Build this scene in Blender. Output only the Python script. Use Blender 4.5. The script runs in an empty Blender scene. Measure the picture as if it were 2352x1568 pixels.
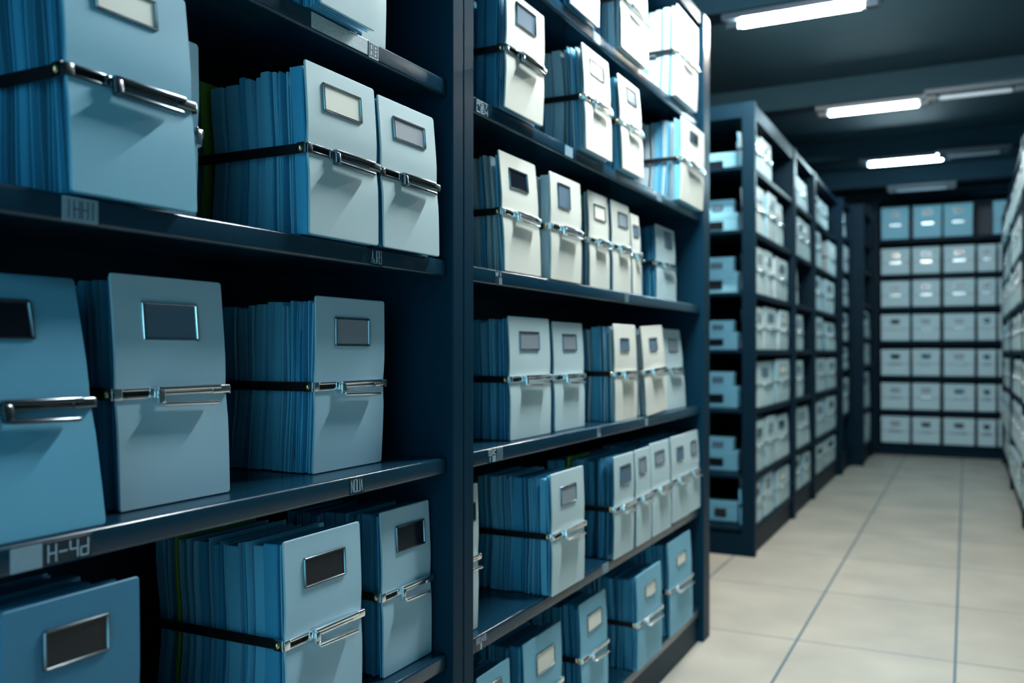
import bpy, bmesh, math, random
from mathutils import Vector, Matrix
rnd = random.Random(11)
SC = bpy.context.scene
COL = SC.collection
PI = math.pi

# ------------------------------------------------------------------ materials
def new_mat(name):
    m = bpy.data.materials.new(name); m.use_nodes = True
    nt = m.node_tree
    return m, nt, nt.nodes['Principled BSDF']

def mat(name, base, rough=.5, metal=0., spec=.5, var=.0, scale=40., bump=0., bscale=200., coat=0.):
    m, nt, b = new_mat(name)
    b.inputs['Roughness'].default_value = rough
    b.inputs['Metallic'].default_value = metal
    b.inputs['Specular IOR Level'].default_value = spec
    b.inputs['Coat Weight'].default_value = coat
    tc = nt.nodes.new('ShaderNodeTexCoord')
    if var > 0:
        nz = nt.nodes.new('ShaderNodeTexNoise'); nz.inputs['Scale'].default_value = scale
        nz.inputs['Detail'].default_value = 3
        nt.links.new(tc.outputs['Object'], nz.inputs['Vector'])
        mx = nt.nodes.new('ShaderNodeMix'); mx.data_type = 'RGBA'
        mx.inputs['A'].default_value = (*[c*(1-var) for c in base], 1)
        mx.inputs['B'].default_value = (*[min(1, c*(1+var)) for c in base], 1)
        nt.links.new(nz.outputs['Fac'], mx.inputs['Factor'])
        nt.links.new(mx.outputs['Result'], b.inputs['Base Color'])
    else:
        b.inputs['Base Color'].default_value = (*base, 1)
    if bump > 0:
        nb = nt.nodes.new('ShaderNodeTexNoise'); nb.inputs['Scale'].default_value = bscale
        nb.inputs['Detail'].default_value = 2
        nt.links.new(tc.outputs['Object'], nb.inputs['Vector'])
        bp = nt.nodes.new('ShaderNodeBump'); bp.inputs['Strength'].default_value = bump
        bp.inputs['Distance'].default_value = .002
        nt.links.new(nb.outputs['Fac'], bp.inputs['Height'])
        nt.links.new(bp.outputs['Normal'], b.inputs['Normal'])
    return m

M = {}
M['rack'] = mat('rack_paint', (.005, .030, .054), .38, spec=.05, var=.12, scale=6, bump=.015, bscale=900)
M['rack_shaded'] = mat('rack_paint_shaded', (.003, .015, .028), .45, spec=.05, var=.12, scale=6)  # rack paint darkened to stand in for shade on the further racks
M['shelf'] = mat('shelf_paint', (.006, .036, .064), .22, spec=.45, var=.12, scale=6)
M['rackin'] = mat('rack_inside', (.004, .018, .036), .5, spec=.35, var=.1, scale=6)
M['cover'] = mat('pale_card', (.42, .63, .74), .55, spec=.4, var=.035, scale=9, bump=.06, bscale=420)
M['cover_lit'] = mat('pale_card_lit', (.80, .77, .68), .55, spec=.4, var=.035, scale=9, bump=.06, bscale=420)  # card copy with bright lamplight put into its colour, for upper shelves
M['cover_blue_shade'] = mat('blue_shade_card', (.20, .48, .62), .55, spec=.4, var=.05, scale=7, bump=.05, bscale=420)  # dim light put into the card colour; also the narrow blue file
M['cover_half_lit'] = mat('pale_card_half_lit', (.55, .68, .70), .55, spec=.4, var=.035, scale=9, bump=.06, bscale=420)  # half-bright card copy, light level put into its colour
M['cover_deep_shade'] = mat('deep_shade_card', (.065, .24, .38), .55, spec=.3, var=.05, scale=7)  # darkest card copy, shade of the bottom left corner in its colour
M['cover_mid_shade'] = mat('mid_shade_card', (.12, .38, .54), .55, spec=.35, var=.05, scale=7, bump=.05, bscale=420)  # card copy darkened for the dim left end of the shelf
M['sheet_blue'] = mat('blue_folder', (.075, .38, .60), .5, spec=.35, var=.12, scale=5)
M['sheet_deep'] = mat('deep_blue_folder', (.05, .25, .40), .5, spec=.35, var=.12, scale=5)
M['sheet_sky'] = mat('sky_blue_paper', (.17, .53, .74), .6, spec=.3, var=.1, scale=8)
M['sheet_pale'] = mat('pale_paper', (.60, .70, .74), .6, spec=.3, var=.08, scale=8)
M['green'] = mat('green_divider_card', (.20, .38, .06), .5)
M['strap'] = mat('black_strap', (.006, .006, .008), .6, spec=.3, bump=.2, bscale=600)
M['chrome'] = mat('chrome', (.90, .91, .91), .22, metal=1.)
M['steel'] = mat('dark_steel', (.20, .23, .25), .24, metal=1.)
M['copper'] = mat('copper', (.78, .47, .24), .22, metal=1.)
M['card_cream'] = mat('cream_paper', (.92, .86, .74), .5, spec=.3)
M['card_grey'] = mat('grey_metal_plate', (.30, .33, .37), .42, spec=.5, bump=.05, bscale=500)
M['card_dark'] = mat('dark_glossy_plate', (.010, .014, .020), .12, spec=.6)
M['card_slate'] = mat('slate_blue_plate', (.12, .18, .25), .3, spec=.5)
M['ink'] = mat('dark_ink', (.05, .09, .13), .6)
M['mark'] = mat('pale_print', (.42, .58, .66), .5)
M['sticker'] = mat('dark_sticker', (.010, .026, .042), .35)
M['sticker_pale'] = mat('pale_sticker', (.26, .38, .46), .45, var=.1, scale=120)
M['sticker_speck'] = mat('speckled_pale_tape', (.42, .50, .52), .6, var=.5, scale=260)
M['box'] = mat('archive_box_card', (.47, .64, .71), .6, var=.06, scale=5)
M['ceil'] = mat('ceiling_paint', (.020, .052, .074), .75, spec=.12, var=.2, scale=1.3)
M['beam'] = mat('beam_paint', (.012, .034, .050), .8, spec=.1, var=.15, scale=2)
M['wall'] = mat('wall_paint', (.05, .09, .12), .7, var=.1, scale=1.5)
M['housing'] = mat('lamp_housing', (.03, .05, .07), .4)
M['tube_off'] = mat('unlit_tube', (.34, .42, .50), .3)

def emission(name, col, st):
    m, nt, b = new_mat(name)
    b.inputs['Base Color'].default_value = (.9, .9, .9, 1)
    b.inputs['Emission Color'].default_value = (*col, 1)
    b.inputs['Emission Strength'].default_value = st
    return m

# floor: large pale stone tiles with thin grout, laid along the aisle
def floor_mat():
    m, nt, b = new_mat('floor_tiles')
    N, L = nt.nodes, nt.links
    tc = N.new('ShaderNodeTexCoord'); sp = N.new('ShaderNodeSeparateXYZ')
    L.new(tc.outputs['Object'], sp.inputs['Vector'])
    def line(out, period, off, wd):
        a = N.new('ShaderNodeMath'); a.operation = 'ADD'; a.inputs[1].default_value = -off + 100*period
        L.new(out, a.inputs[0])
        md = N.new('ShaderNodeMath'); md.operation = 'MODULO'; md.inputs[1].default_value = period
        L.new(a.outputs[0], md.inputs[0])
        s1 = N.new('ShaderNodeMath'); s1.operation = 'SUBTRACT'; s1.inputs[1].default_value = period/2
        L.new(md.outputs[0], s1.inputs[0])
        ab = N.new('ShaderNodeMath'); ab.operation = 'ABSOLUTE'; L.new(s1.outputs[0], ab.inputs[0])
        g = N.new('ShaderNodeMath'); g.operation = 'GREATER_THAN'; g.inputs[1].default_value = period/2 - wd
        L.new(ab.outputs[0], g.inputs[0])
        return g.outputs[0]
    lx = line(sp.outputs['X'], .672, -.044, .006)
    ly = line(sp.outputs['Y'], .96, 4.43, .005)
    mxm = N.new('ShaderNodeMath'); mxm.operation = 'MAXIMUM'
    L.new(lx, mxm.inputs[0]); L.new(ly, mxm.inputs[1])
    nz = N.new('ShaderNodeTexNoise'); nz.inputs['Scale'].default_value = 2.2; nz.inputs['Detail'].default_value = 6
    L.new(tc.outputs['Object'], nz.inputs['Vector'])
    cr = N.new('ShaderNodeValToRGB')
    cr.color_ramp.elements[0].position = .3; cr.color_ramp.elements[0].color = (.44, .405, .35, 1)
    cr.color_ramp.elements[1].position = .72; cr.color_ramp.elements[1].color = (.59, .54, .455, 1)
    L.new(nz.outputs['Fac'], cr.inputs['Fac'])
    mx = N.new('ShaderNodeMix'); mx.data_type = 'RGBA'
    L.new(mxm.outputs[0], mx.inputs['Factor'])
    L.new(cr.outputs['Color'], mx.inputs['A']); mx.inputs['B'].default_value = (.10, .16, .20, 1)
    L.new(mx.outputs['Result'], b.inputs['Base Color'])
    b.inputs['Roughness'].default_value = .42
    b.inputs['Specular IOR Level'].default_value = .35
    return m
M['floor'] = floor_mat()

# ------------------------------------------------------------------ mesh helpers
def link(name, bm, mats, parent=None, smooth=False):
    me = bpy.data.meshes.new(name)
    bm.normal_update(); bm.to_mesh(me); bm.free()
    if not isinstance(mats, (list, tuple)): mats = [mats]
    for m in mats: me.materials.append(m)
    o = bpy.data.objects.new(name, me); COL.objects.link(o)
    if parent is not None: o.parent = parent
    if smooth:
        for p in me.polygons: p.use_smooth = True
        try: me.set_sharp_from_angle(angle=math.radians(40))
        except Exception: pass
    return o

def empty(name, loc=(0, 0, 0), rz=0.):
    o = bpy.data.objects.new(name, None); COL.objects.link(o)
    o.empty_display_size = .05
    o.location = loc; o.rotation_euler = (0, 0, rz)
    return o

def tag(o, label, cat, group=None, kind=None):
    o['label'] = label; o['category'] = cat
    if group: o['group'] = group
    if kind: o['kind'] = kind
    return o

def box(bm, lo, hi, bev=0., seg=2, mi=0):
    r = bmesh.ops.create_cube(bm, size=1.)
    vs = r['verts']
    for v in vs:
        v.co = Vector([lo[i] + (v.co[i]+.5)*(hi[i]-lo[i]) for i in range(3)])
    fs = set(f for v in vs for f in v.link_faces)
    if bev > 0:
        bev = min(bev, .49*min(abs(hi[i]-lo[i]) for i in range(3)))
        es = list(set(e for v in vs for e in v.link_edges))
        g = bmesh.ops.bevel(bm, geom=es, offset=bev, segments=seg, affect='EDGES', profile=.5)
        fs |= set(g['faces'])
    if mi:
        for f in fs:
            if f.is_valid: f.material_index = mi
    return bm

def rrect(y0, y1, z0, z1, r, n=4):
    r = max(1e-4, min(r, .49*(y1-y0), .49*(z1-z0)))
    pts = []
    for (cy, cz, a0) in ((y1-r, z1-r, 0), (y0+r, z1-r, 90), (y0+r, z0+r, 180), (y1-r, z0+r, 270)):
        for k in range(n+1):
            a = math.radians(a0 + 90*k/n)
            pts.append((cy + r*math.cos(a), cz + r*math.sin(a)))
    return pts

def loft(bm, loops, cap0=True, cap1=True):
    """loops: lists of 3-D points (same count) joined in order"""
    R = [[bm.verts.new(p) for p in lp] for lp in loops]
    n = len(R[0])
    for a, b in zip(R[:-1], R[1:]):
        for i in range(n):
            bm.faces.new((a[i], a[(i+1) % n], b[(i+1) % n], b[i]))
    if cap0: bm.faces.new(list(reversed(R[0])))
    if cap1: bm.faces.new(R[-1])
    return R

def plate(bm, y0, y1, z0, z1, x0, x1, r=.004, ch=.0012):
    """board lying in the y-z plane, from x0 (back) to x1 (front), rounded corners, softened rims"""
    o = rrect(y0, y1, z0, z1, r); i = rrect(y0+ch, y1-ch, z0+ch, z1-ch, max(r-ch, 2e-4))
    loft(bm, [[(x0, *p) for p in i], [(x0+ch, *p) for p in o], [(x1-ch, *p) for p in o], [(x1, *p) for p in i]])

def ring(bm, y0, y1, z0, z1, b, x0, x1, r=.004):
    """picture-frame moulding of border b"""
    L = []
    for (ins, x) in ((0, x0), (0, x0+(x1-x0)*.6), (b*.3, x1), (b*.7, x1), (b, x0+(x1-x0)*.55), (b, x0)):
        L.append([(x, *p) for p in rrect(y0+ins, y1-ins, z0+ins, z1-ins, max(r-ins*.8, 3e-4), 3)])
    loft(bm, L, False, False)

def leaf(bm, xs, t, y0, y1, z0, h, mi=0):
    """one sheet: centre line xs (bottom to top), thickness t"""
    n = len(xs)
    rows = []
    for k, x in enumerate(xs):
        z = z0 + h*k/(n-1)
        rows.append([bm.verts.new((x-t/2, y0, z)), bm.verts.new((x+t/2, y0, z)), bm.verts.new((x+t/2, y1, z)), bm.verts.new((x-t/2, y1, z))])
    fs = []
    for a, b in zip(rows[:-1], rows[1:]):
        for i in range(4):
            fs.append(bm.faces.new((a[i], a[(i+1) % 4], b[(i+1) % 4], b[i])))
    fs.append(bm.faces.new(rows[-1])); fs.append(bm.faces.new(list(reversed(rows[0]))))
    for f in fs: f.material_index = mi

def deform(bm, fn):
    for v in bm.verts: v.co = fn(v.co)

def capsule(bm, a, b, r, n=10, m=4):
    a, b = Vector(a), Vector(b); d = (b-a).normalized()
    s = d.orthogonal().normalized(); t = d.cross(s)
    loops = []
    for k in range(m+1):
        an = PI/2*k/m
        loops.append((a - d*(r*math.cos(an)), max(r*math.sin(an), 1e-4)))
    for k in range(m+1):
        an = PI/2*(m-k)/m
        loops.append((b + d*(r*math.cos(an)), max(r*math.sin(an), 1e-4)))
    loft(bm, [[c + s*(q*math.cos(2*PI*i/n)) + t*(q*math.sin(2*PI*i/n)) for i in range(n)] for c, q in loops])

# stroke lettering for the small shelf stickers (unit cell 1 x 2)
G = {'N': [(0,0,0,2),(0,2,1,0),(1,0,1,2)], 'O': [(0,0,0,2),(0,2,1,2),(1,2,1,0),(1,0,0,0)], 'U': [(0,2,0,0),(0,0,1,0),(1,0,1,2)],
     'A': [(0,0,.5,2),(.5,2,1,0),(.2,.8,.8,.8)], 'J': [(1,2,1,0),(1,0,0,0),(0,0,0,.6)], 'R': [(0,0,0,2),(0,2,1,2),(1,2,1,1),(1,1,0,1),(.3,1,1,0)],
     '8': [(0,0,0,2),(0,2,1,2),(1,2,1,0),(1,0,0,0),(0,1,1,1)], 'H': [(0,0,0,2),(1,0,1,2),(0,1,1,1)], '4': [(0,2,0,1),(0,1,1,1),(1,2,1,0)],
     '-': [(0,1,1,1)], 'd': [(1,2,1,0),(1,0,0,0),(0,0,0,1),(0,1,1,1)], 'S': [(1,2,0,2),(0,2,0,1),(0,1,1,1),(1,1,1,0),(1,0,0,0)],
     'K': [(0,0,0,2),(0,1,1,2),(0,1,1,0)], '7': [(0,2,1,2),(1,2,.4,0)], 'L': [(0,2,0,0),(0,0,1,0)], 'E': [(1,2,0,2),(0,2,0,0),(0,0,1,0),(0,1,.8,1)],
     'B': [(0,0,0,2),(0,2,.9,2),(.9,2,.9,0),(.9,0,0,0),(0,1,.9,1)], 'I': [(.5,0,.5,2)], 'W': [(0,2,.25,0),(.25,0,.5,1.4),(.5,1.4,.75,0),(.75,0,1,2)],
     'D': [(0,0,0,2),(0,2,.7,2),(.7,2,1,1.4),(1,1.4,1,.6),(1,.6,.7,0),(.7,0,0,0)], 'Q': [(0,0,0,2),(0,2,1,2),(1,2,1,0),(1,0,0,0),(.3,.7,.7,.7),(.3,1.3,.7,1.3)]}
def strokes(bm, text, y0, z0, w, h, x, mi, tk=.12):
    """letters written along +y on a plate facing +x"""
    n = max(1, len(text)); cw = w/n
    for i, ch in enumerate(text):
        for (a, b, c, d) in G.get(ch, []):
            p = Vector((0, y0 + cw*(i + .12 + .7*a), z0 + h*b/2)); q = Vector((0, y0 + cw*(i + .12 + .7*c), z0 + h*d/2))
            dv = (q-p); ln = dv.length
            if ln < 1e-6: continue
            dv /= ln; nv = Vector((0, -dv.z, dv.y)); t = tk*cw/2
            p -= dv*t*.6; q += dv*t*.6
            c4 = [p-nv*t, q-nv*t, q+nv*t, p+nv*t]
            lo = [bm.verts.new((x, v.y, v.z)) for v in c4]; hi = [bm.verts.new((x+.0006, v.y, v.z)) for v in c4]
            fs = [bm.faces.new(hi), bm.faces.new(list(reversed(lo)))]
            for k in range(4): fs.append(bm.faces.new((lo[k], lo[(k+1) % 4], hi[(k+1) % 4], hi[k])))
            for f in fs: f.material_index = mi

# ------------------------------------------------------------------ file bundle
# local frame: x out of the shelf (front of the cover at x=0), y along the shelf, z up, origin at the cover's bottom corner
def bundle(name, loc, w, h, lean, dep, label_rect, card='grey', frame='steel', sheets='blue', cover='cover', clasp='chrome',
           green=None, rz=0., detail=2, fan=.5, strap=True, roll=0., seed=0, thick=.55):
    r = random.Random(seed*7919 + 13)
    root = empty(name, loc, rz)
    if roll: root.rotation_euler = (roll, 0, rz)
    zs = h*.49
    def bend(co):
        v = co.z/h
        x = co.x - lean*v - .0035*math.exp(-((v-.49)/.09)**2) + .002*math.sin(PI*v)*2
        return Vector((x, co.y, co.z))
    def bend_line(co):                     # metal fittings follow the cover without denting
        v = co.z/h
        return Vector((co.x - lean*v, co.y, co.z))
    # cover
    bm = bmesh.new()
    plate(bm, 0, w, 0, h, -.005, 0, r=.006 if detail > 1 else .012, ch=.0016)
    ncut = 14 if detail > 1 else 4
    for k in range(1, ncut):
        bmesh.ops.bisect_plane(bm, geom=bm.verts[:]+bm.edges[:]+bm.faces[:], plane_co=(0, 0, h*k/ncut), plane_no=(0, 0, 1))
    deform(bm, bend)
    link('cover', bm, M[cover], root, True)
    # sheets behind the cover
    pal = {'blue': ['sheet_blue', 'sheet_deep', 'sheet_sky'], 'deep': ['sheet_deep', 'sheet_blue', 'sheet_blue'],
           'pale': ['sheet_pale', 'sheet_sky', 'sheet_pale'], 'mid': ['sheet_sky', 'sheet_pale', 'sheet_pale'], 'sky': ['sheet_sky', 'sheet_blue', 'sheet_sky']}[sheets]
    mats = [M[p] for p in pal]
    thin = bmesh.new(); nthin = 0
    x = -.008; k = 0
    NL = 9 if detail > 1 else 3
    gdone = False
    while x > -dep:
        big = detail > 1 and r.random() < (thick*.8 if -x > dep*.3 else .10)
        t = r.uniform(.014, .034) if big else r.uniform(.0012, .0045) if detail > 1 else r.uniform(.006, .014)
        gap = r.uniform(.0008, .003) if r.random() < .62 else r.uniform(.006, .014)
        if big: gap = r.uniform(.002, .006)
        xc = x - t/2
        fr = -xc/max(dep, .01)
        hh = h*(.985 - .03*fr - r.uniform(0, .035)); yj = r.choice((.001, .002, .004, .007, .013)) + r.uniform(0, .002) + (.006*r.random() if big else 0)
        wob, ph = r.uniform(-.0025, .0025), r.uniform(0, 6)
        sk = r.uniform(-.006, .006)
        xs = []
        for j in range(NL):
            v = j/(NL-1)
            sp = 1 - .045*math.exp(-((v-.49)/.25)**2)*min(1, fan*2)
            xs.append(xc*sp*(1+.05*fan*(1-v)) - lean*v + wob*math.sin(ph+5*v) + sk*(v-.5)*fan)
        if green is not None and not gdone and -x > dep*green:
            gdone = True
            bg = bmesh.new(); leaf(bg, xs, .0042, -.001, w-.01, .001, h*.975)
            link('green_divider', bg, M['green'], root)['label'] = 'green divider card'
        elif big:
            bb = bmesh.new(); leaf(bb, xs, t, yj, w-yj, .001, hh)
            bmesh.ops.recalc_face_normals(bb, faces=bb.faces[:])
            es = [e for e in bb.edges if len(e.link_faces) == 2 and e.calc_face_angle(0) > .9]
            bmesh.ops.bevel(bb, geom=es, offset=.0016, segments=2, affect='EDGES')
            link('folder', bb, mats[0] if r.random() < .6 else mats[1], root, True)
        else:
            leaf(thin, xs, t, yj, w-yj, .001, hh, r.choice((0, 0, 1, 1, 2)))
            nthin += 1
        x -= t + gap; k += 1
    if nthin:
        o = link('page_stack', thin, mats, root)
        o['kind'] = 'stuff'
    else: thin.free()
    # strap round the sides and back
    if strap:
        bm = bmesh.new()
        sh, st = (.0095, .003) if detail > 1 else (.008, .004)
        sag = .0
        box(bm, (-dep-.006, -.004, zs-sh), (-.004, -.001, zs+sh), .001, 1)
        box(bm, (-dep-.006, w+.001, zs-sh), (-.004, w+.004, zs+sh), .001, 1)
        box(bm, (-dep-.009, -.004, zs-sh), (-dep-.006, w+.004, zs+sh), .001, 1)
        box(bm, (-.004, -.004, zs-sh*.55), (.0022, w+.003, zs+sh*.55), .001, 1)
        deform(bm, bend_line)
        link('strap', bm, M['strap'], root)
        cl = M[clasp]
        s = min(1.15, max(.45, w/.235)); ox = .001
        if detail > 1:
            # hinge bracket wrapped on the corner, slotted
            bm = bmesh.new()
            box(bm, (-.020, -.0075, zs-.0105), (ox, -.0035, zs+.0105), .0018)
            box(bm, (ox, -.0065, zs-.0095), (ox+.0055, .010*s, zs+.0095), .002)
            box(bm, (ox, .010*s, zs+.0035), (ox+.0065, .066*s, zs+.0090), .002)
            box(bm, (ox, .010*s, zs-.0090), (ox+.0050, .066*s, zs-.0045), .0018)
            box(bm, (ox, .060*s, zs-.0085), (ox+.0085, .072*s, zs+.0085), .003)
            deform(bm, bend_line); br = link('clasp_bracket', bm, cl, root, True)
            bm = bmesh.new()
            bmesh.ops.create_uvsphere(bm, u_segments=12, v_segments=8, radius=.0075)
            deform(bm, lambda c: Vector((c.x-.013, c.y*.6-.0078, c.z+zs)))
            deform(bm, bend_line); link('rivet', bm, M['copper'], br, True)['label'] = 'copper rivet'
            # lever: upper bar, lifted lower blade and end cap
            bm = bmesh.new()
            L0, L1 = .074*s, w*.985
            for (za, zb, xa, xb, ya, yb) in ((.002, .0105, .002, .014, L0, L1-.02*s), (-.0055, .002, .001, .009, L0+.004, L1-.004)):
                box(bm, (ox+xa, ya, zs+za), (ox+xb, yb, zs+zb), .003)
            deform(bm, bend_line); lv = link('clasp_lever', bm, cl, root, True)
            bm = bmesh.new()
            box(bm, (ox+.006, L0-.003, zs-.0215), (ox+.026, L1-.040*s, zs-.0150), .0028)
            box(bm, (ox+.004, L0-.003, zs-.0215), (ox+.016, L0+.012, zs+.006), .004)
            for v in bm.verts:
                q = (v.co.y-L0)/max(L1-L0, .01); v.co.z -= .003*math.sin(PI*max(0, min(1, q))); v.co.x += .002*q
            deform(bm, bend_line); link('lever_blade', bm, cl, lv, True)
            bm = bmesh.new()
            box(bm, (ox, L1-.038*s, zs-.007), (ox+.010, L1+.006, zs+.0095), .004, 3)
            box(bm, (-.016, w+.0035, zs-.008), (ox+.004, w+.0075, zs+.008), .0018)
            deform(bm, bend_line); link('clasp_end', bm, cl, root, True)
        else:
            bm = bmesh.new()
            box(bm, (ox, -.005, zs-.008), (ox+.006, .32*w, zs+.008), .002, 1)
            box(bm, (ox, .36*w, zs-.008), (ox+.017, .97*w, zs+.008), .004, 2)
            deform(bm, bend_line); link('clasp', bm, cl, root, True)
    if label_rect:
        y0, y1, z0, z1 = label_rect
        b = .0052 if detail > 1 else .004
        bm = bmesh.new(); ring(bm, y0, y1, z0, z1, b, -.001, .0042, .004)
        deform(bm, bend); fr = link('label_frame', bm, M[frame], root, True)
        bm = bmesh.new(); plate(bm, y0+b*.8, y1-b*.8, z0+b*.8, z1-b*.8, -.0012, .0012, .001, .0003)
        deform(bm, bend); link('label_card', bm, M['card_'+card], fr)
    return root

# ------------------------------------------------------------------ shelving
def rack(name, loc, length, depth, levels, top, label, rz=0., end0=.05, end1=.05, lip=.04, header=.06, back=True, open0=False,
         plinth=True, flange=.015, stickers=(), cat='shelf rack', paint='rack', spaint='shelf'):
    """local: front plane x=0 facing +x, body towards -x, y from 0 to length, z up"""
    root = empty(name, loc, rz); tag(root, label, cat, 'dark steel shelving racks')
    L = length
    def side(y0, y1, nm='side_panel'):
        bm = bmesh.new(); box(bm, (-depth, y0, 0), (0, y1, top), .003)
        link(nm, bm, M[paint], root)
    if open0:
        for xa, xb in ((-.086, 0), (-depth, -depth+.07)):
            bm = bmesh.new(); box(bm, (xa, 0, 0), (xb, end0, top), .003); link('corner_post', bm, M[paint], root)
    else: side(0, end0)
    side(L-end1, L)
    if back:
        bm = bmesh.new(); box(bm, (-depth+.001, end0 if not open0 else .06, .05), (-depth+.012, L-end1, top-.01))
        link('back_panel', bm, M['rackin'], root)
    bm = bmesh.new(); box(bm, (-depth+.002, end0+.0005 if not open0 else .002, top-header), (-flange+.004, L-end1-.0005, top-.002), .003)
    link('top_panel', bm, M[paint], root)
    if plinth:
        bm = bmesh.new(); box(bm, (-depth+.02, end0+.0005 if not open0 else .004, 0), (-flange-.012, L-end1-.0005, levels[0]-lip-.001), .002)
        link('plinth', bm, M[paint], root)
    shelves = []
    for z in levels:
        bm = bmesh.new()
        a, b_ = (end0+.0015 if not open0 else .004), L-end1-.0015
        box(bm, (-depth+.013, a, z-.022), (-flange-.003, b_, z), .001, 1)
        box(bm, (-flange-.016, a, z-lip), (-flange, b_, z+.0006), .0065, 4)
        shelves.append(link('shelf', bm, M[spaint], root, True))
    for (lv, y, wd, zc, hh, text, kind) in stickers:
        z = levels[lv]
        bm = bmesh.new(); x0 = -flange
        y -= 0
        plate(bm, y, y+wd, z+zc-hh/2, z+zc+hh/2, x0-.0004, x0+.0008, .001, .0002)
        for f in bm.faces: f.material_index = 0
        lines = text.split('/')
        lh = hh/len(lines)
        for i, tx in enumerate(lines):
            strokes(bm, tx, y+wd*.06, z+zc+hh/2-lh*(i+1)+lh*.14, wd*.9, lh*.72, x0+.0007, 1)
        base, ink = {'dark': ('sticker', 'mark'), 'pale': ('sticker_pale', 'ink'), 'speck': ('sticker_speck', 'ink')}[kind]
        link('shelf_label', bm, [M[base], M[ink]], shelves[lv])
    return root

def archive_box(loc, w, d, h, label, rz=0., card='dark', group=None, card_off=.5, handle=True, mname='box', detail=True):
    root = empty('archive_box', loc, rz); tag(root, label, 'box', group)
    bm = bmesh.new(); box(bm, (-d, .004, 0), (-.004, w-.004, h-min(.03, h*.15)), .003)
    link('body', bm, M[mname], root)
    bm = bmesh.new(); box(bm, (-d-.003, 0, h-min(.075, h*.28)), (0, w, h), .005)
    link('lid', bm, M[mname], root)
    if detail:
        cw = min(.11, w*.34); cy = w*card_off; la, lb = (h-.125, h-.06) if h > .25 else (h*.22, h*.62)
        bm = bmesh.new(); ring(bm, cy-cw/2, cy+cw/2, la, lb, .005, -.001, .006, .003)
        fr = link('label_frame', bm, M['steel'], root)
        bm = bmesh.new(); plate(bm, cy-cw/2+.004, cy+cw/2-.004, la+.004, lb-.004, -.002, .003, .001, .0003)
        link('label_card', bm, M['card_'+card], fr)
        if handle:
            bm = bmesh.new(); box(bm, (-.006, w*.30, h*.40), (.006, w*.72, h*.40+.03), .005); link('handle', bm, M['steel'], root)
            bm = bmesh.new(); box(bm, (-.004, .0, h*.40+.008), (.001, w, h*.40+.02), .001, 1); link('strap', bm, M['card_grey'], root)
    return root

# ------------------------------------------------------------------ the room
def slab(name, lo, hi, m):
    bm = bmesh.new(); box(bm, lo, hi); o = link(name, bm, M[m]); o['kind'] = 'structure'; return o
tag(slab('floor', (-5.0, -1.5, -.1), (4.0, 13.6, 0), 'floor'), 'pale stone floor tiles with thin grey grout down the aisle', 'floor')
CZ = 3.56
tag(slab('ceiling', (-5.0, -1.5, CZ), (4.0, 13.6, CZ+.1), 'ceil'), 'dark slate blue ceiling slab between the beams', 'ceiling')
tag(slab('wall_back', (-5.0, 13.45, 0), (4.0, 13.6, CZ), 'wall'), 'dark wall behind the far shelving', 'wall')
tag(slab('wall_left', (-5.1, -1.5, 0), (-5.0, 13.6, CZ), 'wall'), 'dark wall behind the side shelving', 'wall')
for nm, a, b in (('wall_light_block', .90, 4.0), ('wall_light_block_side', -5.0, -1.10)):      # added unseen walls; the gap between them shapes the blue fill
    tag(slab(nm, (a, -1.6, 0), (b, -1.5, CZ), 'wall'), 'added unseen wall beside the light gap behind the camera', 'wall')
LY = [3.02, 5.42, 7.78, 10.08, 11.85]
LX = [-.58, -.86, -.67, -.56, -.48]
for i, y in enumerate(LY):
    o = slab('trim_%d' % (i+1), (-5.0, y-.09, 3.36), (4.0, y+.09, CZ-.001), 'beam')
    tag(o, 'dark ceiling beam carrying the %s lamp of the aisle' % ['overhead', 'closest lit', 'middle lit', 'farther lit', 'unlit'][i], 'beam')

# lamps under the beams
LAMP = dict(st=[880., 640., 60., 200.], col=[(.84, .97, 1.), (1., .96, .84), (.62, .90, 1.), (.62, .90, 1.)])
def lamp(x, y, ln, label, st=None, col=None, z=3.30, tr=.017):
    root = empty('ceiling_light', (x, y, z)); tag(root, label, 'ceiling light', 'tube lights along the aisle')
    bm = bmesh.new(); box(bm, (-ln/2-.10, -.075, .021), (ln/2+.10, .075, .06), .006); link('housing', bm, M['housing'], root)
    for s in (-1, 1):
        bm = bmesh.new(); a, b = sorted((s*(ln/2+.008), s*(ln/2+.085)))
        box(bm, (a, -.022, -.018), (b, .022, .024), .006); link('end_cap', bm, M['housing'], root)
    bm = bmesh.new(); capsule(bm, (-ln/2+tr, 0, 0), (ln/2-tr, 0, 0), tr, 14, 5)
    link('tube', bm, emission('lamp_tube', col, st) if st else M['tube_off'], root, True)
    return root
names = ['glowing tube light on the beam overhead, before the three in view', 'longest glowing tube light, on the closest beam', 'glowing tube light on the middle beam, between the other two lit ones',
         'shortest glowing tube light, on the beam towards the back rack']
for i in range(4):
    lamp(LX[i], LY[i], [.68, .68, .67, .69][i], names[i], LAMP['st'][i], LAMP['col'][i])
lamp(LX[4], LY[4], .56, 'unlit tube light near the back wall, above the back rack')
lamp(.06, 7.66, .50, 'unlit tube light on the middle beam beside the lit one')
lamp(.06, 9.98, .46, 'unlit tube light beside the shortest lit tube')

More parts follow.
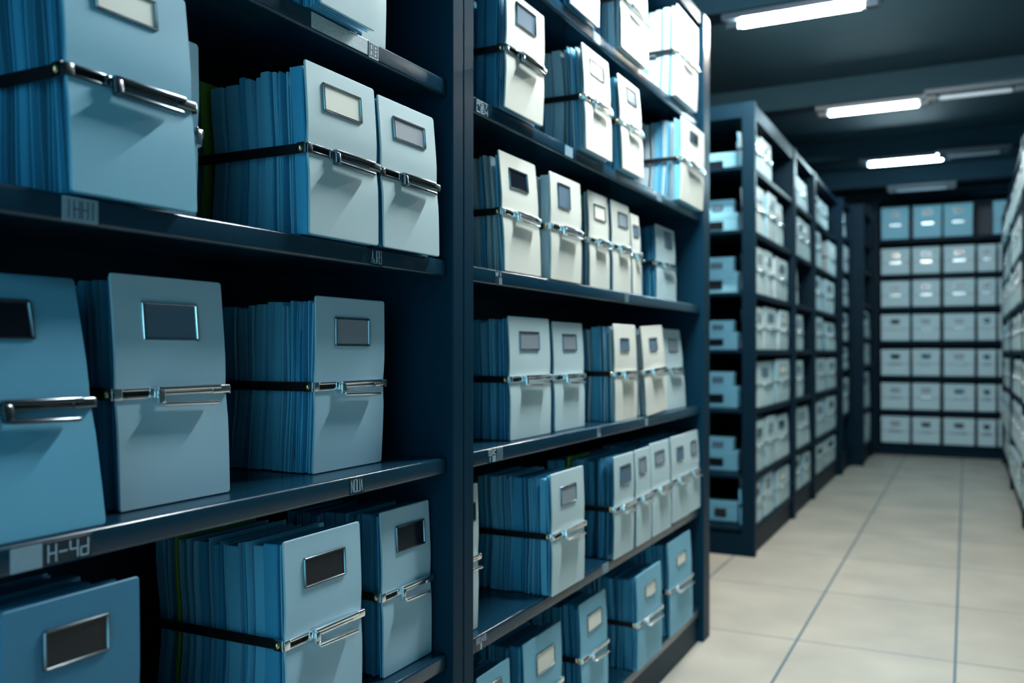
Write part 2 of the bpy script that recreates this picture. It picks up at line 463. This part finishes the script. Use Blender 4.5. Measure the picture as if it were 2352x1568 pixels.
# ------------------------------------------------------------------ the two nearest racks
SN = [.166, .638, 1.109, 1.582, 2.015, 2.445]
rack('shelving_rack', (-1.10, -.35, 0), 2.2765, .50, SN, 2.95, 'dark blue steel shelving rack holding the large blue file bundles, nearest the camera', end1=.0505,
     stickers=[(4, 1.905, .034, -.020, .034, 'BQ', 'speck'), (4, 1.72, .18, -.0195, .030, '', 'speck'), (3, 1.911, .042, -.020, .036, 'AJR8', 'dark'),
               (3, 1.188, .058, -.020, .034, 'IHHI', 'pale'), (2, 1.84, .046, -.020, .034, 'NOUA', 'dark'), (2, 1.112, .046, -.021, .032, '', 'pale'), (2, 1.160, .075, -.021, .032, 'H-4d', 'dark')])
rack('shelving_rack', (-1.10, 1.929, 0), 2.376, .50, [.166, .635, 1.109, 1.58, 2.01, 2.44], 2.95,
     'dark blue steel shelving rack holding the pale file bundles, ending at the cross aisle', end0=.050, end1=.11,
     stickers=[(4, .085, .07, -.020, .034, 'RS7/LEH', 'dark'), (3, .19, .045, -.020, .036, 'WI/GB', 'dark'), (2, .15, .05, -.020, .034, 'SK/IQ', 'dark'), (2, .165+.04, .03, -.020, .034, '8/8', 'pale'),
               (2, .93, .035, -.020, .034, 'EI/QQ', 'dark'), (2, 1.44, .04, -.020, .030, 'Q', 'dark'), (1, .085, .06, -.020, .034, '8DAS/I', 'dark'), (1, .98, .06, -.020, .034, 'DI', 'pale'),
               (3, 1.2, .05, -.020, .034, 'IB', 'dark'), (4, .66, .06, -.020, .032, '', 'pale'), (4, 1.6, .06, -.020, .032, 'IH', 'pale'), (5, .9, .06, -.020, .032, '8I', 'pale')])

ZN = dict(A=2.015, B=1.582, C=1.109, D=.638)
ZS = dict(A=2.44, B=2.01, C=1.58, D=1.109, E=.635, F=.166)
# shelf, x, y, width, height, lean, depth, label rectangle, card, sheets, extras, label
NEAR = [
 ('A', -1.080, 1.354, .175, .33, .000, .20, (.04, .14, .24, .30), 'grey', 'deep', {}, 'pale file bundle overhanging the edge of the topmost visible shelf'),
 ('A', -1.135, 1.556, .090, .33, .002, .20, None, 'grey', 'blue', {'clasp': 'steel'}, 'narrow pale file bundle beside the overhanging one, topmost visible shelf'),
 ('B', -1.095, .838, .228, .344, .027, .20, (.051, .165, .271, .320), 'cream', 'blue', {'clasp': 'steel', 'thick': .2, 'cover': 'cover_blue_shade'}, 'big blurred blue bundle with bright cream card and dark clasp'),
 ('B', -1.170, 1.085, .050, .300, -.006, .12, None, 'grey', 'deep', {'cover': 'cover_blue_shade', 'thick': .2}, 'narrow dark blue file peeking out beside the big cream-card bundle'),
 ('B', -1.095, 1.341, .222, .328, .012, .29, (.047, .170, .241, .297), 'cream', 'sky', {'green': .76, 'clasp': 'steel', 'thick': 1.1}, 'pale bundle with cream card and a green divider among blue folders'),
 ('B', -1.095, 1.582, .225, .324, .017, .24, (.050, .178, .239, .290), 'grey', 'blue', {'clasp': 'steel'}, 'pale bundle with grey card, right of the green-divider bundle on the upper shelf'),
 ('C', -1.125, .709, .210, .362, .070, .22, (.040, .131, .269, .326), 'dark', 'deep', {'clasp': 'steel', 'cover': 'cover_mid_shade', 'thick': .1}, 'leaning shade-darkened blue bundle cut off by the picture edge, middle shelf'),
 ('C', -1.185, .992, .239, .378, .023, .20, (.055, .175, .270, .336), 'slate', 'blue', {'frame': 'chrome', 'thick': .1}, 'large blue bundle with silver-framed slate card and bright chrome clasp'),
 ('C', -1.200, 1.478, .246, .368, -.008, .30, (.061, .184, .264, .326), 'grey', 'sky', {'thick': .9}, 'blue bundle with broad folders and grey plate, last on the middle shelf'),
 ('D', -1.120, .749, .221, .385, -.004, .22, (.059, .165, .290, .346), 'dark', 'deep', {'cover': 'cover_deep_shade'}, 'dim blue bundle with dark card in the bottom left picture corner'),
 ('D', -1.120, 1.303, .236, .372, .006, .34, (.053, .181, .274, .332), 'dark', 'sky', {'green': .80, 'thick': .35}, 'thick pale bundle with black card and green divider, lower shelf'),
 ('D', -1.151, 1.660, .203, .367, .009, .27, (.056, .176, .267, .327), 'dark', 'deep', {'thick': .2}, 'pale bundle with dark card next to the blue post, lower shelf'),
]
SECOND = [
 ('A', -1.095, 2.585, .247, .31, .007, .20, (.06, .17, .2, .26), 'grey', 'deep', {}, 'white bundle cut by the top picture edge, first on the top shelf'),
 ('A', -1.090, 3.039, .300, .36, .011, .14, (.09, .2, .26, .31), 'grey', 'pale', {}, 'white bundle with a bright clasp, middle of the top shelf'),
 ('A', -1.090, 3.707, .329, .382, -.006, .22, (.083, .198, .285, .344), 'slate', 'pale', {}, 'white bundle with small dark card, last on the top shelf by the end post'),
 ('B', -1.092, 2.133, .242, .318, -.004, .22, (.054, .180, .235, .298), 'slate', 'deep', {'clasp': 'steel'}, 'cream-white bundle against the tall post, second shelf from the top'),
 ('B', -1.085, 2.691, .237, .343, .015, .26, (.054, .184, .255, .309), 'slate', 'mid', {}, 'white bundle with a thick fan of sheets, centre of the second shelf from top'),
 ('B', -1.085, 3.038, .231, .340, .020, .20, (.073, .183, .255, .315), 'slate', 'mid', {}, 'narrow-looking white bundle close behind the fanned one, second shelf from top'),
 ('B', -1.090, 3.771, .370, .358, -.006, .26, (.120, .253, .272, .325), 'dark', 'pale', {}, 'white bundle with many white sheets by the end post, second shelf from top'),
 ('C', -1.116, 2.182, .233, .331, .020, .22, (.050, .167, .234, .292), 'dark', 'mid', {}, 'white bundle with a near-black card, first on the third shelf from top'),
 ('C', -1.114, 2.479, .240, .324, .004, .18, (.052, .147, .223, .300), 'slate', 'mid', {}, 'white bundle with slate card, second on the third shelf from top'),
 ('C', -1.146, 2.876, .188, .334, .008, .18, (.043, .153, .239, .294), 'cream', 'mid', {}, 'white bundle with pale framed card, third on the third shelf from top'),
 ('C', -1.138, 3.083, .192, .332, .010, .18, (.060, .165, .241, .297), 'grey', 'pale', {}, 'white bundle with grey card, fourth on the third shelf from top'),
 ('C', -1.135, 3.294, .100, .311, .014, .18, (.020, .080, .222, .271), 'slate', 'pale', {}, 'slim white bundle, fifth on the third shelf from top'),
 ('C', -1.182, 3.743, .280, .330, .010, .20, (.117, .222, .238, .312), 'slate', 'deep', {}, 'bluish bundle standing alone at the far end of the third shelf'),
 ('D', -1.150, 2.281, .278, .354, .007, .24, (.063, .197, .256, .312), 'grey', 'sky', {}, 'wide pale bundle with square grey plate, first on the fourth shelf from top'),
 ('D', -1.155, 2.603, .247, .348, .010, .20, (.069, .185, .255, .310), 'grey', 'sky', {}, 'pale bundle with grey plate, second on the fourth shelf from top'),
 ('D', -1.120, 3.057, .237, .352, .008, .20, (.054, .150, .252, .303), 'slate', 'mid', {}, 'pale bundle with blue sheets fanned out, third on the fourth shelf from top'),
 ('D', -1.113, 3.392, .270, .350, .020, .16, (.076, .178, .250, .304), 'slate', 'mid', {'roll': .045}, 'tilted white bundle leaning over, fourth on the fourth shelf from top'),
 ('D', -1.150, 3.764, .308, .352, .031, .20, (.100, .236, .250, .308), 'grey', 'blue', {}, 'pale bundle with grey plate, last on the fourth shelf from top'),
 ('E', -1.150, 1.992, .099, .383, .000, .18, (.015, .080, .284, .335), 'dark', 'deep', {}, 'pale bundle half hidden by the tall post, fifth shelf from top'),
 ('E', -1.095, 2.446, .253, .362, .004, .26, (.062, .184, .260, .318), 'grey', 'sky', {'thick': .15}, 'pale bundle with thick blue page fan, alone mid-shelf, fifth shelf from top'),
 ('E', -1.096, 2.975, .207, .359, .000, .25, (.050, .165, .250, .323), 'slate', 'blue', {'green': .62}, 'pale bundle with yellow-green divider, first of five in a row, fifth shelf'),
 ('E', -1.095, 3.213, .175, .358, .007, .18, (.035, .117, .263, .328), 'grey', 'blue', {}, 'pale bundle, second of the five in a row, fifth shelf from top'),
 ('E', -1.095, 3.411, .245, .364, .012, .18, (.046, .167, .274, .330), 'grey', 'blue', {}, 'pale bundle, third of the five in a row, fifth shelf from top'),
 ('E', -1.107, 3.717, .255, .363, .009, .18, (.069, .169, .255, .316), 'slate', 'blue', {}, 'pale bundle, fourth of the five in a row, fifth shelf from top'),
 ('E', -1.112, 3.990, .190, .362, .014, .18, (.050, .144, .254, .318), 'grey', 'blue', {}, 'pale bundle, last of the five in a row against the end post, fifth shelf'),
 ('F', -1.130, 2.049, .187, .350, .000, .18, (.074, .134, .270, .316), 'grey', 'deep', {}, 'blue bundle cut by the bottom picture edge, first on the bottom shelf'),
 ('F', -1.130, 2.329, .268, .356, .003, .20, (.080, .212, .240, .304), 'cream', 'deep', {}, 'blue bundle with large bright cream card, second on the bottom shelf'),
 ('F', -1.130, 2.766, .243, .360, .011, .20, (.058, .192, .250, .310), 'cream', 'deep', {}, 'blue bundle with cream card, third on the bottom shelf, before the green-divider one'),
 ('F', -1.095, 3.228, .297, .355, .005, .25, (.088, .218, .250, .302), 'cream', 'blue', {'green': .92}, 'blue bundle with cream card and green divider behind, fourth on the bottom shelf'),
 ('F', -1.104, 3.676, .343, .390, .013, .20, (.109, .250, .270, .322), 'cream', 'deep', {}, 'blue bundle with cream card, last on the bottom shelf by the end post'),
]
for T, Z, grp, sd in ((NEAR, ZN, 'file bundles on the nearest rack', 100), (SECOND, ZS, 'file bundles on the second rack', 200)):
    for i, (sh, x, y, w, h, lean, dep, lr, card, sheets, ex, lab) in enumerate(T):
        if sheets in ('pale', 'mid') and grp.endswith('second rack'): ex.setdefault('cover', 'cover_lit')
        if grp.endswith('second rack') and sh in 'AB': ex.setdefault('cover', 'cover_lit')  # cover copies follow how brightly each shelf is lit
        if (grp.endswith('second rack') and sh in 'CDE') or (grp.endswith('nearest rack') and sh in 'AB'): ex.setdefault('cover', 'cover_half_lit')
        if sh == 'F': ex.setdefault('cover', 'cover_blue_shade')  # bottom shelf gets the copy with dim light in its colour
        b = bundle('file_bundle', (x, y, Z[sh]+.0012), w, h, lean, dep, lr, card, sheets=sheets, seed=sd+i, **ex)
        tag(b, lab, 'file bundle', grp)

# ------------------------------------------------------------------ the racks further along the aisle
ZF = [.188, .539, .974, 1.375, 1.76, 2.175, 2.60]
SHN = ['bottom shelf', 'second shelf up', 'third shelf up', 'fourth shelf up', 'fifth shelf up', 'sixth shelf up', 'top shelf']
ORD = ['first', 'second', 'third', 'fourth', 'fifth', 'sixth']
FX = -1.25
rack('shelving_rack', (FX, 6.07, 0), 1.58, .66, ZF, 3.02, 'open-ended dark rack past the cross aisle, boxes showing through its end', end0=.055, end1=.05, header=.10, open0=True, paint='rack_shaded', spaint='rack_shaded')
rack('shelving_rack', (FX, 7.655, 0), 1.085, .60, ZF, 3.02, 'narrow dark rack adjoining the open-ended rack along the aisle', end0=.05, end1=.05, header=.04, paint='rack_shaded', spaint='rack_shaded')
rack('shelving_rack', (FX, 8.745, 0), 1.80, .60, ZF, 3.02, 'wide dark side rack adjoining the narrow rack further down the aisle', end0=.05, end1=.05, header=.04, paint='rack_shaded', spaint='rack_shaded')
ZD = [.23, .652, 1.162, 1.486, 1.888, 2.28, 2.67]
rack('shelving_rack', (FX+.03, 10.56, 0), .92, .60, ZD, 3.06, 'slim dark rack one file wide, far down the aisle', end0=.06, end1=.08, header=.04, paint='rack_shaded', spaint='rack_shaded')
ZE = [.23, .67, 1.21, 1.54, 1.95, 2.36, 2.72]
rack('shelving_rack', (-1.09, 11.49, 0), 1.24, .60, ZE, 3.12, 'last dark side rack touching the back rack corner', end0=.08, end1=.05, header=.06, paint='rack_shaded', spaint='rack_shaded')

def far(rackname, shx, z, spans, x, h=None, sheets='pale', dep=.16, mirror=False, nm=None, cover='cover_half_lit', zi=0, dz=.4, dep0=None):
    for k, (y0, y1) in enumerate(spans):
        hh = (h or dz*.80)*rnd.uniform(.94, 1.03)
        hh = min(hh, dz-.06)
        w = y1-y0
        lr = (w*.28, w*.72, hh*.68, hh*.86) if w > .1 else None
        card = rnd.choice(['dark', 'slate', 'grey', 'grey', 'slate', 'cream'])
        if mirror: loc, rz = (x, y1, z+.001), PI
        else: loc, rz = (x, y0, z+.001), 0.
        b = bundle('file_bundle', loc, w, hh, rnd.uniform(-.004, .02), (dep0 if dep0 and k == 0 else dep*rnd.uniform(.8, 1.15)), lr, card, sheets=sheets, cover=cover, rz=rz, detail=1, seed=900+int(y0*137)+zi*31+k)
        place = ('only one' if len(spans) == 1 else ORD[k]+' from the camera end')
        tag(b, 'pale bundle, %s, %s of the %s' % (place, shx, rackname), 'file bundle', nm or 'file bundles on the racks down the aisle')

A = {6: [(6.15, 6.38), (6.45, 6.80)], 5: [(6.22, 6.56), (6.64, 6.97), (7.03, 7.27)], 4: [(6.26, 6.57), (6.61, 6.88), (6.95, 7.45)],
     3: [(6.25, 6.47), (6.55, 7.02), (7.10, 7.48)], 2: [(6.34, 6.90), (6.97, 7.54)], 1: [(6.17, 6.52), (6.58, 6.92), (6.97, 7.54)], 0: [(6.17, 6.47), (6.52, 6.88), (6.96, 7.54)]}
B = {6: [(7.93, 8.48)], 5: [(7.90, 8.24), (8.29, 8.64)], 4: [(7.72, 7.98)], 3: [(7.82, 8.24)], 2: [(7.82, 8.24)], 1: [(7.84, 8.62)], 0: [(7.84, 8.18), (8.25, 8.64)]}
C_ = {6: [(8.84, 9.13), (9.22, 9.80)], 5: [(8.86, 9.38), (9.80, 10.42)], 4: [(8.86, 9.40), (9.52, 10.30)], 3: [(8.95, 9.42), (9.66, 10.44)], 2: [(8.98, 9.66), (9.76, 10.44)],
      1: [(8.98, 9.60), (9.70, 10.44)], 0: [(8.94, 9.50), (9.60, 10.40)]}
for lv, sp in A.items(): far('open-ended rack', SHN[lv], ZF[lv], sp, FX-.03, dep0=.085, dz=(ZF+[2.93])[lv+1]-ZF[lv], zi=lv)
for lv, sp in B.items(): far('narrow rack', SHN[lv], ZF[lv], sp, FX-.03, dz=(ZF+[2.93])[lv+1]-ZF[lv], zi=lv)
for lv, sp in C_.items(): far('wide side rack', SHN[lv], ZF[lv], sp, FX-.03, dz=(ZF+[2.93])[lv+1]-ZF[lv], zi=lv)
for lv in range(1, 7): far('slim rack', SHN[lv], ZD[lv], [(10.68, 11.34 if lv < 6 else 11.12)], FX, dz=(ZD+[3.06])[lv+1]-ZD[lv], zi=lv)
for lv in range(0, 4): far('last side rack', SHN[lv], ZE[lv], [(11.66, 12.56)], -1.12, dz=(ZE+[3.06])[lv+1]-ZE[lv], zi=lv)

# boxes seen through the open end of that rack (they face the camera end)
ENDB = [(0, .24, .24, .26), (1, .25, .30, .25), (2, .24, .30, .27), (3, .25, .30, .22), (4, .24, .32, .28), (5, .24, .30, .26), (6, .26, .30, .25)]
for (lv, d, w, h) in ENDB:
    archive_box((-1.36-w-.045, 6.26, ZF[lv]+.001), w, .12, h*.55, 'small pale box at the open rack end, %s' % SHN[lv], rz=-PI/2, card='dark', group='boxes at the open rack end', detail=True, handle=False, mname='cover_blue_shade')  # shade inside the rack end is put into the box colour
    if lv not in (0, 6):
        archive_box((-1.36-w+.005, 6.27, ZF[lv]+.001+h*.55+.001), w-.08, .08, h*.36, 'flat pale box stacked on another at the open rack end, %s' % SHN[lv], rz=-PI/2, card='slate',
                    group='boxes at the open rack end', detail=True, handle=False, mname='cover_blue_shade')

# ------------------------------------------------------------------ back rack across the end of the aisle
ZB = [.162, .602, 1.048, 1.506, 1.952, 2.38, 2.845]
rack('shelving_rack', (-1.10, 12.93, 0), 2.1, .48, ZB, 3.40, 'wide dark rack of white boxes closing the end of the aisle', rz=-PI/2, end0=.06, end1=.06, lip=.055, header=.05, plinth=True, paint='rack_shaded', spaint='rack_shaded')
XB = [(-1.015, -.665), (-.635, -.305), (-.265, .095), (.125, .335), (.36, .62)]
BN = ['lowest shelf', 'second shelf up', 'third shelf up', 'fourth shelf up', 'fifth shelf up', 'sixth shelf up', 'top shelf']
for lv in range(7):
    xs = XB if lv < 6 else [(-1.015, -.675), (-.625, -.285), (-.265, .075), (.30, .62)]
    for k, (a, b) in enumerate(xs):
        archive_box((a, 12.955, ZB[lv]+.0015), b-a, .34, rnd.uniform(.335, .345) if lv < 6 else .42, 'white archive box, %s from the side racks, %s of the back rack' % (ORD[k], BN[lv]), rz=-PI/2,
                    card=rnd.choice(['dark', 'dark', 'slate', 'grey']) if lv < 6 else 'grey', group='archive boxes on the back rack', mname='box' if lv < 6 else 'cover_blue_shade')  # top row uses darker card to look unlit

# ------------------------------------------------------------------ racks on the other side of the aisle
RX = .385
for (y, L, lb) in ((6.2, 1.83, 'dark rack on the opposite side of the aisle, at the picture edge'), (8.05, 2.18, 'dark rack on the opposite side, middle one'), (10.25, 2.30, 'dark rack on the opposite side, touching the back rack')):
    rack('shelving_rack', (RX, y+L, 0), L, .55, ZF, 3.02, lb, rz=PI, end0=.06, end1=.06, paint='rack_shaded', spaint='rack_shaded')
for (rn, ys) in (('picture-edge rack opposite', [(7.30, 7.62), (7.66, 7.95)]), ('middle rack opposite', [(8.15, 8.55), (8.62, 9.05), (9.10, 9.60), (9.65, 10.12)]), ('far rack opposite', [(10.36, 10.85), (10.95, 11.5), (11.6, 12.4)])):
    for lv in range(7):
        far(rn, SHN[lv], ZF[lv], ys, RX+rnd.uniform(-.012, .02), dz=(ZF+[2.93])[lv+1]-ZF[lv], zi=lv+10, mirror=True, nm='file bundles on the opposite racks', sheets='mid')

# ------------------------------------------------------------------ added blue fill, camera, view
w = bpy.data.worlds.new('World'); SC.world = w; w.use_nodes = True
bg = w.node_tree.nodes['Background']
bg.inputs['Color'].default_value = (.17, .50, .66, 1)
wn, wl = w.node_tree.nodes, w.node_tree.links      # added blue fill light, strongest from behind, to brighten the sheet sides
wt = wn.new('ShaderNodeTexCoord'); ws = wn.new('ShaderNodeSeparateXYZ'); wl.new(wt.outputs['Generated'], ws.inputs['Vector'])
wr = wn.new('ShaderNodeMapRange'); wr.inputs['From Min'].default_value = -.35; wr.inputs['From Max'].default_value = -1.
wr.inputs['To Min'].default_value = .05; wr.inputs['To Max'].default_value = 2.7
wl.new(ws.outputs['Y'], wr.inputs['Value']); wl.new(wr.outputs['Result'], bg.inputs['Strength'])

cam = bpy.data.cameras.new('camera'); co = bpy.data.objects.new('camera', cam); COL.objects.link(co)
cam.sensor_width = 36.; cam.lens = 2080/2352*36; cam.shift_y = 23/2352
co.location = (0, 0, 1.363); co.rotation_euler = (PI/2, 0, math.radians(26.65))
cam.clip_start = .05; cam.clip_end = 60
cam.dof.use_dof = True; cam.dof.focus_distance = 1.85; cam.dof.aperture_fstop = 2.4
SC.camera = co
vs = SC.view_settings
vs.view_transform = 'Standard'; vs.look = 'None'; vs.gamma = 1.; vs.exposure = .5
SC.display_settings.display_device = 'sRGB'
